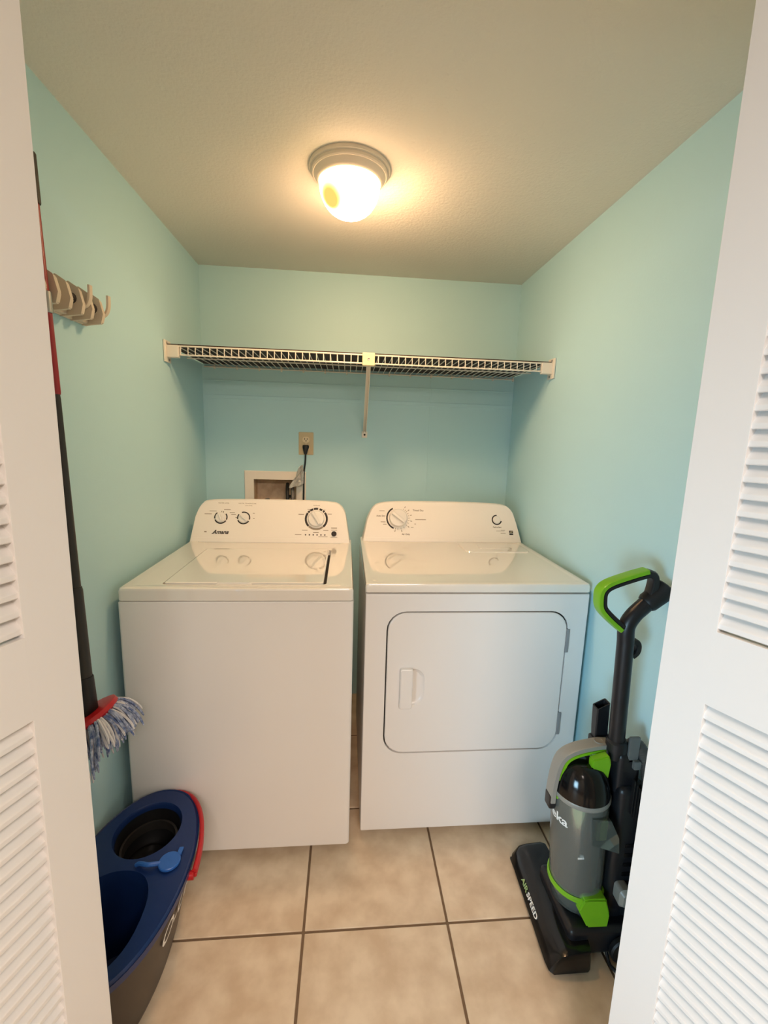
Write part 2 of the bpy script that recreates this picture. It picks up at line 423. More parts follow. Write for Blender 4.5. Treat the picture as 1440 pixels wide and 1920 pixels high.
loops(b, [rrect(WX0+.004, WX1-.004, WY0+.004, WY1, .008, fz(.904)), rrect(WX0+.001, WX1-.001, WY0+.001, WY1, .012, fz(.907)), rrect(WX0+.001, WX1-.001, WY0+.001, WY1, .012, fz(zt-.010)),
          rrect(WX0+.004, WX1-.004, WY0+.004, WY1, .012, fz(zt-.003)), rrect(WX0+.010, WX1-.010, WY0+.010, WY1, .014, fz(zt)),
          rrect(WX0+.042, WX1-.042, WY0+.024, WY1-.02, .02, fz(zt)), rrect(WX0+.047, WX1-.047, WY0+.030, WY1-.022, .02, fz(zt-.0035)),
          rrect(LX0-.005, LX1+.0095, LY0-.004, LY1+.003, .012, fz(zt-.0035)), rrect(LX0-.005, LX1+.0095, LY0-.004, LY1+.003, .012, fz(zt-.038))])
obj('top_deck', b, DECK, wash)
b = NB()
loops(b, [rrect(LX0, LX1, LY0, LY1, .010, fz(zt-.024)), rrect(LX0, LX1, LY0, LY1, .010, fz(zt-.001)), rrect(LX0+.002, LX1-.002, LY0+.002, LY1-.002, .010, fz(zt+.001)), rrect(LX0+.006, LX1-.006, LY0+.006, LY1-.006, .010, fz(zt+.0015))])
lid = obj('lid', b, DECK, wash)
b = NB(); loops(b, [rrect(LX0-.0045, LX1+.009, LY0-.0035, LY1+.0025, .011, fz(zt-.036)), rrect(LX0-.0045, LX1+.009, LY0-.0035, LY1+.0025, .011, fz(zt-.026))]); obj('lid_gap_shade', b, DARKGAP, wash)  # dark plate added below the lid to stand in for shade in the gap
b = NB(); loops(b, [rrect(-.40, -.29, LY0-.003, LY0+.006, .004, fz(zt-.004)), rrect(-.395, -.295, LY0-.002, LY0+.005, .003, fz(zt+.0022))]); obj('finger_lip', b, DECK, lid)
b = NB(); loops(b, [rrect(-.012, -.006, 1.36, 1.73, .003, fz(zt-.0036)), rrect(-.012, -.006, 1.36, 1.73, .003, fz(zt-.0020))]); obj('deck_bead', b, DECK, wash)

oc, MC = console(wash, 'control_console', 1.885, .940, R(22),
    [(-.668, -.004), (-.656, .09), (-.650, .125), (-.632, .168), (-.602, .188), (-.50, .194), (-.32, .196), (-.14, .194), (-.066, .190), (-.030, .179), (-.005, .145), (.006, .09), (.020, -.004)], .045)
for nm, u, v, r0_, r1_, arcs, kr, kh, ka in (
    ('dial', -.543, .112, .0235, .0285, ((128, 192), (203, 327), (338, 398), (65, 72), (83, 88)), .022, .016, 115),
    ('dial', -.446, .111, .0235, .0285, ((142, 192), (203, 328), (345, 470)), .022, .016, 140),
    ('dial', -.131, .111, .042, .051, ((145, 224), (312, 390), (130, 142), (108, 127), (82, 105), (58, 74), (42, 52), (30, 38)), .036, .024, 122)):
    b = NB()
    for a0, a1 in arcs: arc_band(b, u, v, r0_, r1_, a0, a1)
    obj('dial_ring', b, INK, oc, matrix=MC, local=True, smooth=False)
    knob(oc, MC, u, v, kr, kh, ka)
b = NB(); arc_band(b, -.131, .111, .042, .050, 226, 310); obj('pale_dial_arc', b, GREYINK, oc, matrix=MC, local=True, smooth=False)
b = NB(); lathe(b, [(.0115, 0), (.0115, .003), (.0105, .004), (.004, .004), (.0035, .003), (.001, .003)], None, 24)
obj('start_button', b, INK, oc, matrix=MC @ Matrix.Translation((-.052, .045, 0)), local=True)
b = NB(); text_into(b, 'Amana', .024, Matrix.Translation((-.541, .047, 0)), 1.0, shear=.45, bold=.0007, ext=.0006)
box(b, -.577, -.563, .0395, .0415, 0, .0006)
obj('brand_lettering', b, INK, oc, matrix=MC, local=True, smooth=False)
for s, sz, u, v in (('WATER LEVEL', .0075, -.535, .176), ('WATER TEMPERATURE', .0075, -.434, .176), ('COLD RINSE', .0055, -.428, .166), ('NORMAL', .0075, -.131, .172)):
    b = NB(); text_into(b, s, sz, Matrix.Translation((u, v, 0)), ext=.0003)
    obj('panel_lettering', b, GREYINK, oc, matrix=MC, local=True, smooth=False)
bars([(-.598, .127, .03, .0025), (-.578, .140, .03, .0022), (-.518, .147, .028, .0025), (-.496, .134, .022, .0025), (-.490, .126, .02, .0025), (-.478, .112, .006, .003), (-.404, .132, .008, .0025), (-.402, .11, .006, .003),
      (-.603, .048, .010, .005), (-.198, .131, .024, .0035), (-.073, .134, .018, .0025), (-.18, .060, .024, .0025), (-.088, .060, .022, .0025), (-.131, .050, .024, .0028),
      (-.052, .071, .026, .004), (-.052, .062, .026, .002), (-.208, .040, .028, .0022), (-.052, .029, .03, .002), (-.10, .032, .04, .0018), (-.165, .154, .012, .0022), (-.098, .152, .012, .0022)], 'panel_print', oc, MC, GREYINK)
b = NB()
for k in range(6): lathe(b, [(.0032, 0), (.0032, .0006), (.0005, .0006)], Matrix.Translation((-.176 + k*.0168, .0395, 0)), 10)
obj('status_dots', b, INK if True else None, oc, matrix=MC, local=True, smooth=False)

# ------------------------------------------------------------------ dryer
DX0, DX1, DY0, DY1, DZ = .0671, .8234, 1.3428, 2.03, .9087
dry = thing('dryer', (.445, 1.68, 0), 'white front-loading clothes dryer with a square door, right of the washing machine', 'dryer')
b = NB(); fy = lambda y: (lambda x, z: Vector((x, y, z)))
PX0, PX1, PZ0, PZ1, PR = .142, .754, .335, .845, .062
loops(b, [rrect(DX0, DX1, .028, DZ, .004, fy(DY1)), rrect(DX0, DX1, .028, DZ, .004, fy(DY0+.006)), rrect(DX0+.002, DX1-.002, .030, DZ-.002, .004, fy(DY0+.0015)), rrect(DX0+.006, DX1-.006, .034, DZ-.004, .004, fy(DY0)),
          rrect(PX0-.004, PX1+.004, PZ0-.004, PZ1+.004, PR+.004, fy(DY0)), rrect(PX0-.0035, PX1+.0035, PZ0-.0035, PZ1+.0035, PR+.003, fy(DY0+.001)), rrect(PX0-.0035, PX1+.0035, PZ0-.0035, PZ1+.0035, PR+.003, fy(DY0+.016))])
obj('cabinet', b, ENAMEL, dry)
b = NB(); loops(b, [rrect(PX0-.003, PX1+.003, PZ0-.003, PZ1+.003, PR+.002, fy(DY0+.0155)), rrect(PX0-.003, PX1+.003, PZ0-.003, PZ1+.003, PR+.002, fy(DY0+.010))]); obj('door_seal', b, DARKGAP, dry)
feet(dry, (DX0+.05, DX1-.05), (DY0+.07, DY1-.06), .03)
b = NB(); box(b, DX0+.02, DX1-.02, DY0+.05, DY1-.02, .012, .029); obj('base_pan', b, BLACKM, dry)
# door with recessed grip
b = NB()
loops(b, [rrect(PX0+.001, PX1-.001, PZ0+.001, PZ1-.001, PR, fy(DY0+.011)), rrect(PX0+.001, PX1-.001, PZ0+.001, PZ1-.001, PR, fy(DY0+.001)), rrect(PX0+.003, PX1-.003, PZ0+.003, PZ1-.003, PR, fy(DY0-.0015)),
          rrect(PX0+.008, PX1-.008, PZ0+.008, PZ1-.008, PR-.004, fy(DY0-.002)),
          rrect(.190, .273, .515, .648, .040, fy(DY0-.002)), rrect(.194, .269, .519, .644, .037, fy(DY0+.002)), rrect(.204, .259, .53, .634, .025, fy(DY0+.0095))])
dd = obj('door', b, ENAMEL, dry)
b = NB()
loops(b, [rrect(.190, .228, .512, .650, .006, fy(DY0+.004)), rrect(.187, .231, .509, .653, .007, fy(DY0-.006)), rrect(.188, .230, .510, .652, .007, fy(DY0-.016)), rrect(.191, .226, .514, .648, .006, fy(DY0-.019))])
obj('handle', b, ENAMEL, dd)
for z0, z1 in ((.70, .785), (.39, .475)):
    b = NB(); box(b, PX1-.002, PX1+.010, DY0-.004, DY0+.006, z0, z1, .002); obj('hinge', b, mat('hinge_grey', (150, 150, 152), .4), dry)
b = NB(); zt = .9435
loops(b, [rrect(DX0+.003, DX1-.003, DY0+.003, DY1, .006, fz(DZ+.003)), rrect(DX0-.001, DX1, DY0-.001, DY1, .010, fz(DZ+.006)), rrect(DX0-.001, DX1, DY0-.001, DY1, .010, fz(zt-.009)),
          rrect(DX0+.002, DX1-.003, DY0+.002, DY1, .010, fz(zt-.002)), rrect(DX0+.008, DX1-.008, DY0+.008, DY1, .012, fz(zt)),
          rrect(DX0+.030, DX1-.026, DY0+.030, DY1-.02, .02, fz(zt)), rrect(DX0+.035, DX1-.031, DY0+.036, DY1-.025, .02, fz(zt-.003))])
obj('top_deck', b, DECK, dry)
b = NB(); loops(b, [rrect(.505, .790, 1.752, 1.905, .03, fz(zt-.003)), rrect(.508, .787, 1.755, 1.905, .028, fz(zt+.001)), rrect(.513, .782, 1.760, 1.905, .026, fz(zt+.0018))])
ls = obj('lint_screen_cover', b, DECK, dry)
b = NB(); loops(b, [rrect(.58, .72, 1.80, 1.865, .008, fz(zt+.0015)), rrect(.582, .718, 1.802, 1.865, .008, fz(zt+.0035))]); obj('finger_pull', b, DECK, ls)
od, MD = console(dry, 'control_console', 1.935, .939, R(22),
    [(.074, -.004), (.090, .075), (.098, .11), (.122, .160), (.160, .184), (.26, .193), (.44, .195), (.60, .193), (.735, .186), (.782, .160), (.800, .11), (.808, .075), (.824, -.004)], .045)
knob(od, MD, .240, .112, .042, .030, 142)
b = NB(); arc_band(b, .240, .112, .0485, .0555, 118, 246); obj('dial_ring', b, INK, od, matrix=MD, local=True, smooth=False)
b = NB()
for k, a in enumerate((58, 48, 38, 26, 14, 2, -12, -26, -40, -58, -75, -92, -104)):
    M = Matrix.Translation((.240, .112, 0)) @ Matrix.Rotation(R(a), 4, 'Z')
    box(b, .047, .054, -.0009, .0009, 0, .0005, M=M)
    if k % 2 == 0: box(b, .058, .066, -.0016, .0016, 0, .0005, M=M)
obj('dial_ticks', b, GREYINK, od, matrix=MD, local=True, smooth=False)
BRN = mat('brown_print', (110, 92, 72), .7)
for s, sz, u, v in (('Timed Dry', .0115, .334, .150), ('Auto Dry', .0105, .160, .122), ('Air Only', .0105, .275, .037), ('Push to Start', .0075, .708, .076)):
    b = NB(); text_into(b, s, sz, Matrix.Translation((u, v, 0)), ext=.0003, bold=.0002)
    obj('panel_lettering', b, BRN, od, matrix=MD, local=True, smooth=False)
bars([(.165, .146, .024, .0022), (.17, .094, .022, .003), (.178, .083, .016, .003), (.345, .107, .05, .003), (.319, .086, .008, .003), (.305, .070, .012, .002), (.722, .058, .04, .0015), (.735, .048, .024, .0022), (.735, .062, .02, .0015)], 'panel_print', od, MD, GREYINK)
b = NB(); arc_band(b, .708, .111, .019, .0245, 88, 346); obj('button_ring', b, INK, od, matrix=MD, local=True, smooth=False)
b = NB(); lathe(b, [(.0175, 0), (.0175, .003), (.015, .005), (.0005, .0045)], None, 32); obj('start_button', b, KNOBM, od, matrix=MD @ Matrix.Translation((.708, .111, 0)), local=True)
b = NB(); box(b, .765, .783, .040, .0465, 0, .0006); box(b, .765, .783, .0485, .060, 0, .0005); obj('rating_mark', b, INK, od, matrix=MD, local=True, smooth=False)
bars([(.774, .0545, .013, .0012), (.776, .0575, .01, .001), (.772, .0512, .010, .001)], 'rating_mark_print', od, MD @ Matrix.Translation((0, 0, .0005)), ALMOND2)

# ------------------------------------------------------------------ wire shelf
SY0, SZ = 1.812, 1.722
sh = thing('wire_shelf', (.07, 2.03, 1.69), 'white wire closet shelf spanning the back wall above both machines', 'shelf')
def rod(nm, p, q, r=.0032, n=8):
    b = NB(); tube(b, [p, q], r, n); return obj(nm, b, WIRE, sh)
e0, e1 = XL+.012, XR-.012
rod('front_rod', (e0, SY0, SZ+.006), (e1, SY0, SZ+.006)); rod('front_rod', (e0, SY0, SZ-.026), (e1, SY0, SZ-.026))
rod('cross_rod', (e0, SY0+.20, SZ-.005), (e1, SY0+.20, SZ-.005), .0028); rod('back_rod', (e0, YB-.010, SZ-.005), (e1, YB-.010, SZ-.005), .0030)
b = NB(); tube(b, [(0, YB-.006, SZ), (0, SY0+.004, SZ), (0, SY0-.002, SZ+.002), (0, SY0-.003, SZ-.004), (0, SY0-.003, SZ-.028)], .0019, 6)
dw = obj('deck_wire', b, WIRE, sh, local=True)
off = -Vector((.07, 2.03, 1.69)); nW = 53
dw.location = (-.612, 0, 0) + off if False else Vector((-.640, 0, 0)) + off
for k in range(1, nW+1): dup(dw, Vector((-.640 + 1.435*k/nW, 0, 0)) + off, sh)
for s, x in ((1, XL), (-1, XR)):
    b = NB()
    xa, xb = sorted((x+s*.0015, x+s*.008)); box(b, xa, xb, SY0-.022, SY0+.035, SZ-.055, SZ+.026, .002)
    xa, xb = sorted((x+s*.006, x+s*.052)); box(b, xa, xb, SY0-.010, SY0+.014, SZ-.037, SZ+.009, .004)
    br = obj('end_bracket', b, WIRE, sh)
    b = NB(); lathe(b, [(.004, 0), (.004, .003), (.0005, .004)], Matrix.Translation((x+s*.008, SY0+.012, SZ-.045)) @ Matrix.Rotation(R(90*s), 4, 'Y'), 12); obj('screw', b, STEEL, br)
    b = NB(); lathe(b, [(.0035, 0), (.0035, .006), (.0005, .007)], Matrix.Translation((x+s*.012, SY0-.004, SZ+.014)), 12); obj('screw', b, STEEL, br)
b = NB(); box(b, .054, .104, SY0-.013, SY0+.0005, SZ-.036, SZ+.014, .004); cl = obj('support_clip', b, CLIP, sh); tag(cl, 'yellowed plastic clip')
b = NB(); lathe(b, [(.005, 0), (.005, .003), (.0005, .002)], Matrix.Translation((.079, SY0-.013, SZ-.012)) @ Matrix.Rotation(R(90), 4, 'X'), 12); obj('screw', b, STEEL, cl)
b = NB()
d = Vector((0.006, YB-.006 - SY0, 1.432-(SZ-.03))); L_ = d.length
Mx = Matrix.Translation((.080, SY0, SZ-.03)) @ d.to_track_quat('Z', 'Y').to_matrix().to_4x4()
box(b, -.0085, -.0055, -.005, .005, 0, L_); box(b, .0055, .0085, -.005, .005, 0, L_); box(b, -.0085, .0085, .0035, .005, 0, L_)
for v in b.verts: v.co = Mx @ v.co
obj('support_brace', b, WIRE, sh, smooth=False)
b = NB(); box(b, .072, .100, YB-.006, YB-.0005, 1.405, 1.437, .003); bp = obj('brace_foot', b, WIRE, sh)
b = NB(); lathe(b, [(.005, 0), (.005, .003), (.0005, .003)], Matrix.Translation((.086, YB-.006, 1.420)) @ Matrix.Rotation(R(90), 4, 'X'), 12); obj('screw', b, INK, bp)
b = NB()
for i in range(15):
    x = XL + .06 + i*.105
    box(b, x-.004, x+.004, YB-.012, YB-.0005, SZ-.014, SZ+.006, .002)
obj('wall_clips', b, WIRE, sh)['kind'] = 'stuff'
b = NB(); box(b, XL+.0085, XR-.0085, SY0+.0012, YB-.001, SZ+.0095, SZ+.0135)
tag(obj('shelf_liner', b, LINER), 'dark brown liner sheet lying flat on the white wire shelf', 'shelf liner')

# ------------------------------------------------------------------ outlet, plug, cord, tag
ox, oz = -.205, 1.3675
ot = thing('wall_outlet', (ox, YB, oz), 'almond double wall outlet on the back wall above the washer box', 'outlet')
b = NB(); loops(b, [rrect(ox-.0365, ox+.0365, oz-.056, oz+.056, .003, fy(YB-.0002)), rrect(ox-.0365, ox+.0365, oz-.056, oz+.056, .003, fy(YB-.003)), rrect(ox-.032, ox+.032, oz-.0515, oz+.0515, .003, fy(YB-.006))]); obj('cover_plate', b, ALMOND, ot)
for dz in (.0195, -.0195):
    b = NB(); loops(b, [rrect(ox-.017, ox+.017, oz+dz-.0145, oz+dz+.0145, .012, fy(YB-.005)), rrect(ox-.017, ox+.017, oz+dz-.0145, oz+dz+.0145, .012, fy(YB-.0085))]); rc = obj('receptacle', b, ALMOND2, ot)
    if dz > 0:
        b = NB(); box(b, ox-.008, ox-.0052, YB-.0092, YB-.0083, oz+dz-.001, oz+dz+.008); box(b, ox+.0048, ox+.0076, YB-.0092, YB-.0083, oz+dz-.001, oz+dz+.007)
        lathe(b, [(.003, 0), (.003, .0008), (.0005, .0008)], Matrix.Translation((ox, YB-.0084, oz+dz-.006)) @ Matrix.Rotation(R(90), 4, 'X'), 10); obj('slots', b, INK, rc)
b = NB(); lathe(b, [(.003, 0), (.003, .001), (.0005, .001)], Matrix.Translation((ox, YB-.006, oz)) @ Matrix.Rotation(R(90), 4, 'X'), 10); obj('screw', b, ALMOND2, ot)
pc = thing('power_cord', (ox, YB-.02, oz-.02), 'black power cord plugged into the almond outlet and running behind the washer', 'cord')
b = NB()
ell = lambda cx, cy, a, c, z, n=20: [Vector((cx + a*math.cos(2*math.pi*i/n), cy + c*math.sin(2*math.pi*i/n), z)) for i in range(n)]
loops(b, [ell(ox, YB-.018, .011, .006, oz-.006), ell(ox, YB-.020, .016, .010, oz-.010), ell(ox, YB-.022, .0155, .011, oz-.020), ell(ox-.001, YB-.022, .011, .010, oz-.036), ell(ox-.001, YB-.022, .0065, .0065, oz-.053)])
obj('plug', b, BLACKM, pc)
b = NB(); tube(b, smooth_path([(ox-.001, YB-.022, oz-.05), (ox-.002, YB-.024, oz-.09), (ox-.007, YB-.030, oz-.14), (ox-.009, YB-.034, oz-.24), (ox-.006, YB-.05, oz-.36), (ox+.02, YB-.09, oz-.55)]), .0042, 8); obj('cable', b, BLACKM, pc)
# crumpled care tag tied to the cord
b = NB(); random.seed(3)
cols, rows = 7, 8; gv = []
for j in range(rows):
    row = []
    for i in range(cols):
        t = j/(rows-1); s = i/(cols-1) - .5
        wv = .012 + .062*t
        x = ox-.016 - .028*t + s*wv + random.uniform(-.003, .003)
        y = YB-.044 - .012*math.sin(i*2.2 + j*.7) + random.uniform(-.003, .003)
        z = 1.262 - .105*t + (.02*s if t > .3 else 0) + random.uniform(-.004, .004)
        row.append(b.verts.new((x, y, z)))
    gv.append(row)
for j in range(rows-1):
    for i in range(cols-1): b.faces.new((gv[j][i], gv[j][i+1], gv[j+1][i+1], gv[j+1][i]))
bmesh.ops.solidify(b, geom=b.faces[:], thickness=.0008)
tag(obj('care_tag', b, PAPER, smooth=False), 'crumpled white paper tag tied on the cord beside the outlet box', 'tag')

# ------------------------------------------------------------------ washer outlet box
wb = thing('washer_outlet_box', (-.36, YB, 1.1), 'recessed plastic washer outlet box with an off-white frame, behind the washing machine', 'outlet box')
b = NB()
fr = lambda a0, a1, c0, c1, y: rect(a0, a1, c0, c1, y)
loops(b, [fr(-.510, -.206, .965, 1.226, YB-.0003), fr(-.510, -.206, .965, 1.226, YB-.006), fr(-.507, -.209, .968, 1.223, YB-.009), fr(BX0+.003, BX1-.003, BZ0+.003, BZ1-.003, YB-.009), fr(BX0+.003, BX1-.003, BZ0+.003, BZ1-.003, YB-.0003)], closed=True)
obj('frame', b, BOXW, wb, smooth=False)
b = NB(); q = .0025
loops(b, [fr(BX0+q, BX1-q, BZ0+q, BZ1-q, YB-.002), fr(BX0+q, BX1-q, BZ0+q, BZ1-q, YB+.086)], False, True)
obj('recess', b, BOXI, wb, smooth=False)
for x, m, col in ((-.405, 'valve', RED), (-.285, 'valve', BLUE)):
    b = NB(); lathe(b, [(.008, 0), (.008, .07)], Matrix.Translation((x, YB+.045, 1.012)), 12, True, True); v_ = obj('valve', b, STEEL, wb)
    b = NB(); lathe(b, [(.013, 0), (.013, .012), (.001, .013)], Matrix.Translation((x, YB+.030, 1.068 if x < -.3 else 1.09)), 14, True); obj('valve_knob', b, INK, v_)
for x, s in ((-.302, 0), (-.276, 1)):
    b = NB(); tube(b, smooth_path([(x, YB+.03, 1.16 - .02*s), (x+.004, YB-.01, 1.135), (x+.008, YB-.035, 1.09), (x+.012, YB-.06, .95), (x+.012, YB-.08, .6)]), .0085, 10)
    tag(obj('supply_hose', b, BRAID if s else BLACKM), 'braided steel water hose hanging from the outlet box' if s else 'dark rubber water hose leaving the right corner of the outlet box', 'hose')

# ------------------------------------------------------------------ mop holder on the left wall
HX = XL
mh = thing('mop_holder', (HX, 1.23, 1.70), 'beige plastic broom and mop rack with hooks, screwed to the left wall', 'mop rack')
b = NB(); box(b, HX+.0005, HX+.012, 1.038, 1.285, 1.672, 1.722, .004); obj('back_rail', b, HOLDERM, mh)
for yc in (1.068, 1.160, 1.248):
    g = NB()
    for dy in (-.024, .024):
        prism(g, [(HX+.008, 1.672), (HX+.052, 1.678), (HX+.058, 1.70), (HX+.050, 1.735), (HX+.030, 1.748), (HX+.008, 1.738)],
              lambda x, z: Vector((x, yc+dy-.009, z)), lambda x, z: Vector((x, yc+dy+.009, z)))
    box(g, HX+.008, HX+.022, yc-.03, yc+.03, 1.674, 1.69, .003)
    bmesh.ops.bevel(g, geom=[e for e in g.edges if e.is_manifold and e.calc_face_angle(0) > .3], offset=.0022, segments=2, affect='EDGES')
    gr = obj('grip', g, HOLDERM, mh)
    rx, rr_ = (HX+.034, .013) if yc > 1.15 else (HX+.016, .006)
    b = NB(); tube(b, [(rx, yc-.018, 1.712), (rx, yc+.018, 1.712)], rr_, 14); obj('roller', b, INK if yc > 1.15 else STEEL, gr)
    b = NB(); lathe(b, [(.006, 0), (.006, .003), (.002, .002)], Matrix.Translation((HX+.053, yc+.024, 1.703)) @ Matrix.Rotation(R(90), 4, 'Y'), 12); obj('pin', b, HOLDERM, gr)
for yc in (1.207, 1.292):
    b = NB(); strap(b, [(p.x, p.z) for p in smooth_path([(HX+.008, 0, 1.700), (HX+.030, 0, 1.698), (HX+.050, 0, 1.704), (HX+.060, 0, 1.722), (HX+.062, 0, 1.752)], 5)], yc, .013, .007)
    obj('hook', b, HOLDERM, mh)

# ------------------------------------------------------------------ string mop
P0, P1, P2, P3 = Vector((-.664, 1.072, 1.962)), Vector((-.659, 1.090, 1.715)), Vector((-.651, 1.076, 1.478)), Vector((-.6345, 1.053, .735))
mop = thing('mop', (-.635, 1.06, .55), 'red and black poled mop with blue and white strings, hung on the left wall rack', 'mop')
axd = (P0-P3).normalized()
def seg(nm, a, c, r0_, r1_, m):
    b = NB(); tube(b, [a, a.lerp(c, .03), a.lerp(c, .97), c], [r0_*.9, r0_, r1_, r1_*.95], 16); return obj(nm, b, m, mop)
on = lambda z: P3 + (P0-P3)*((z-P3.z)/(P0.z-P3.z))
seg('grip', on(1.965), on(1.868), .0115, .0115, POLE_BLK)
seg('upper_pole', on(1.869), on(1.69), .0085, .0095, POLE_RED)
seg('collar', on(1.695), on(1.65), .0135, .0135, STEEL)
seg('middle_pole', on(1.655), on(1.478), .0110, .0118, POLE_RED)
seg('lower_pole', on(1.481), on(1.02), .0105, .012, POLE_BLK)
seg('sleeve', on(1.03), on(.80), .0150, .0165, POLE_BLK)
seg('neck', on(.802), on(.705), .019, .022, BLACKM)
pc_ = Vector((-.637, 1.062, .690)); pa = Vector((.87, 0, .5)).normalized(); pb = Vector((0, 1, 0)); pn = pa.cross(pb)
if pn.z > 0: pn = -pn
MP = Matrix(((pa.x, pb.x, pn.x, pc_.x), (pa.y, pb.y, pn.y, pc_.y), (pa.z, pb.z, pn.z, pc_.z), (0, 0, 0, 1)))
b = NB(); lathe(b, [(.002, -.010), (.055, -.010), (.066, -.006), (.068, .004), (.062, .010), (.002, .010)], MP, 28)
obj('head_plate', b, RED, mop)
random.seed(11)
bw, bb = NB(), NB()
for k in range(340):
    a = random.uniform(0, 2*math.pi); rr = .066*math.sqrt(random.uniform(.15, 1))
    p = MP @ Vector((rr*math.cos(a), rr*math.sin(a), .006)); rad = (pa*math.cos(a) + pb*math.sin(a))
    v = (rad*(.5+.5*rr/.066) + pn*random.uniform(.5, 1.1)).normalized()*random.uniform(.9, 1.1)
    ln = random.uniform(.10, .165) * (.60 if math.cos(a) > .5 else (.8 if math.cos(a) > 0 else 1.))
    pts = [p.copy()]; st = ln/8
    for q in range(8):
        v = (v + Vector((random.uniform(-.12, .12), random.uniform(-.12, .12), -.20))).normalized()
        p = p + v*st
        if p.x < XL+.006: p.x = XL+.006
        pts.append(p.copy())
    tube(bw if random.random() < .28 else bb, pts, [.0031]*8 + [.0016], 5)
obj('white_strings', bw, WSTR, mop)['kind'] = 'stuff'
obj('blue_strings', bb, BSTR, mop)['kind'] = 'stuff'

# ------------------------------------------------------------------ mop bucket
BCX, BCY = -.543, .998
bk = thing('mop_bucket', (BCX, BCY, 0), 'oval charcoal mop bucket with navy wringer top on the tiled floor', 'bucket')
def eg(a, c, z, cx=BCX, cy=BCY, n=64, e=1.):
    out = []
    for i in range(n):
        t = 2*math.pi*i/n; ct, st = math.cos(t), math.sin(t)
        out.append(Vector((cx + a*math.copysign(abs(ct)**e, ct), cy + c*math.copysign(abs(st)**e, st), z)))
    return out
body_ax = lambda z: (.092 + (.139-.092)*z/.272, .225 + (.262-.225)*z/.272)
b = NB(); loops(b, [eg(.086, .217, .002, BCX-.008), eg(.092, .223, .006, BCX-.008)] + [eg(*body_ax(z), z, BCX-.008+.008*z/.272, e=.93) for z in (.03, .1, .18, .25, .272)] + [eg(.132, .254, .272), eg(.088, .22, .03, BCX-.008), ])
obj('body', b, BUCKET, bk)
b = NB()
W_, B_ = (-.548, 1.132, .088, .093), (-.556, .890, .094, .122)
# navy top plate with two openings
def ring_edges(bm, L):
    vs = [bm.verts.new(p) for p in L]; return vs, [bm.edges.new((vs[i], vs[(i+1) % len(vs)])) for i in range(len(vs))]
zt = .288
oo = eg(.145, .266, zt, e=.95); wv = eg(W_[2], W_[3], zt-.003, W_[0], W_[1], 40); bv = eg(B_[2], B_[3], zt-.006, B_[0], B_[1], 40, .85)
vo, e_o = ring_edges(b, oo); vw, e_w = ring_edges(b, wv); vb, e_b = ring_edges(b, bv)
bmesh.ops.triangle_fill(b, edges=e_o + e_w + e_b, use_beauty=True, normal=(0, 0, 1))
def skirt(vs, L2):
    n2 = [b.verts.new(p) for p in L2]; n = len(vs)
    for i in range(n): b.faces.new((vs[i], vs[(i+1) % n], n2[(i+1) % n], n2[i]))
    return n2
s1 = skirt(vo, eg(.150, .271, zt-.006, e=.95)); s1 = skirt(s1, eg(.1515, .2735, zt-.004, e=.95)); s2 = skirt(s1, eg(.153, .275, zt-.003, e=.95)); s3 = skirt(s2, eg(.152, .274, zt-.020, e=.95)); skirt(s3, eg(.141, .262, zt-.020, e=.95))
w1 = skirt(vw, eg(W_[2]-.004, W_[3]-.004, zt-.012, W_[0], W_[1], 40)); skirt(w1, eg(W_[2]-.005, W_[3]-.005, zt-.03, W_[0], W_[1], 40))
b1 = skirt(vb, eg(B_[2]-.006, B_[3]-.006, zt-.03, B_[0], B_[1], 40, .85)); b2 = skirt(b1, eg(B_[2]-.03, B_[3]-.03, .06, B_[0], B_[1], 40, .9)); b3 = skirt(b2, eg(.03, .05, .05, B_[0], B_[1], 40)); b.faces.new(b3)
tp = obj('wringer_top', b, NAVY, bk); tag(tp, 'navy blue top')
b = NB(); loops(b, [eg(W_[2]-.006, W_[3]-.006, zt-.02, W_[0], W_[1], 40), eg(W_[2]-.010, W_[3]-.010, zt-.09, W_[0], W_[1], 40), eg(.05, .055, zt-.13, W_[0], W_[1], 40), eg(.02, .02, zt-.125, W_[0], W_[1], 40)], False, True)
obj('wringer_basket', b, BLACKM, bk)
b = NB(); lathe(b, [(.055, 0), (.058, .012), (.05, .03), (.03, .035), (.001, .036)], Matrix.Translation((W_[0]-.004, W_[1]-.015, zt-.12)), 32, True); obj('spinner', b, BLACKG, bk)
b = NB(); loops(b, [eg(.074, .079, zt-.058, W_[0], W_[1], 40), eg(.074, .079, zt-.050, W_[0], W_[1], 40), eg(.068, .073, zt-.050, W_[0], W_[1], 40), eg(.066, .071, zt-.075, W_[0], W_[1], 40)], closed=True); obj('basket_rim', b, DGREY2, bk)
b = NB(); lathe(b, [(.027, 0), (.027, .005), (.025, .007), (.001, .007)], Matrix.Translation((-.447, 1.022, zt+.001)), 28, True)
box(b, -.436, -.424, 1.040, 1.062, zt+.001, zt+.006, .002)
tube(b, smooth_path([(-.470, 1.018, zt+.004), (-.495, 1.010, zt+.010), (-.520, 1.018, zt+.006), (-.530, 1.020, zt)]), .0055, 8)
sp = obj('drain_cap', b, BLUE, bk); tag(sp, 'bright blue drain cap on a strap')
hp = [(BCX + .163*math.cos(R(t)), BCY + .281*math.sin(R(t)), .270 + .014*math.sin(R((t+8)*1.9))) for t in range(2, 92, 6)]
for dz, rr in ((0, .0065), (-.014, .0060)):
    b = NB(); tube(b, [(x, y, z+dz) for x, y, z in hp], rr, 10); obj('carry_handle', b, RED, bk)
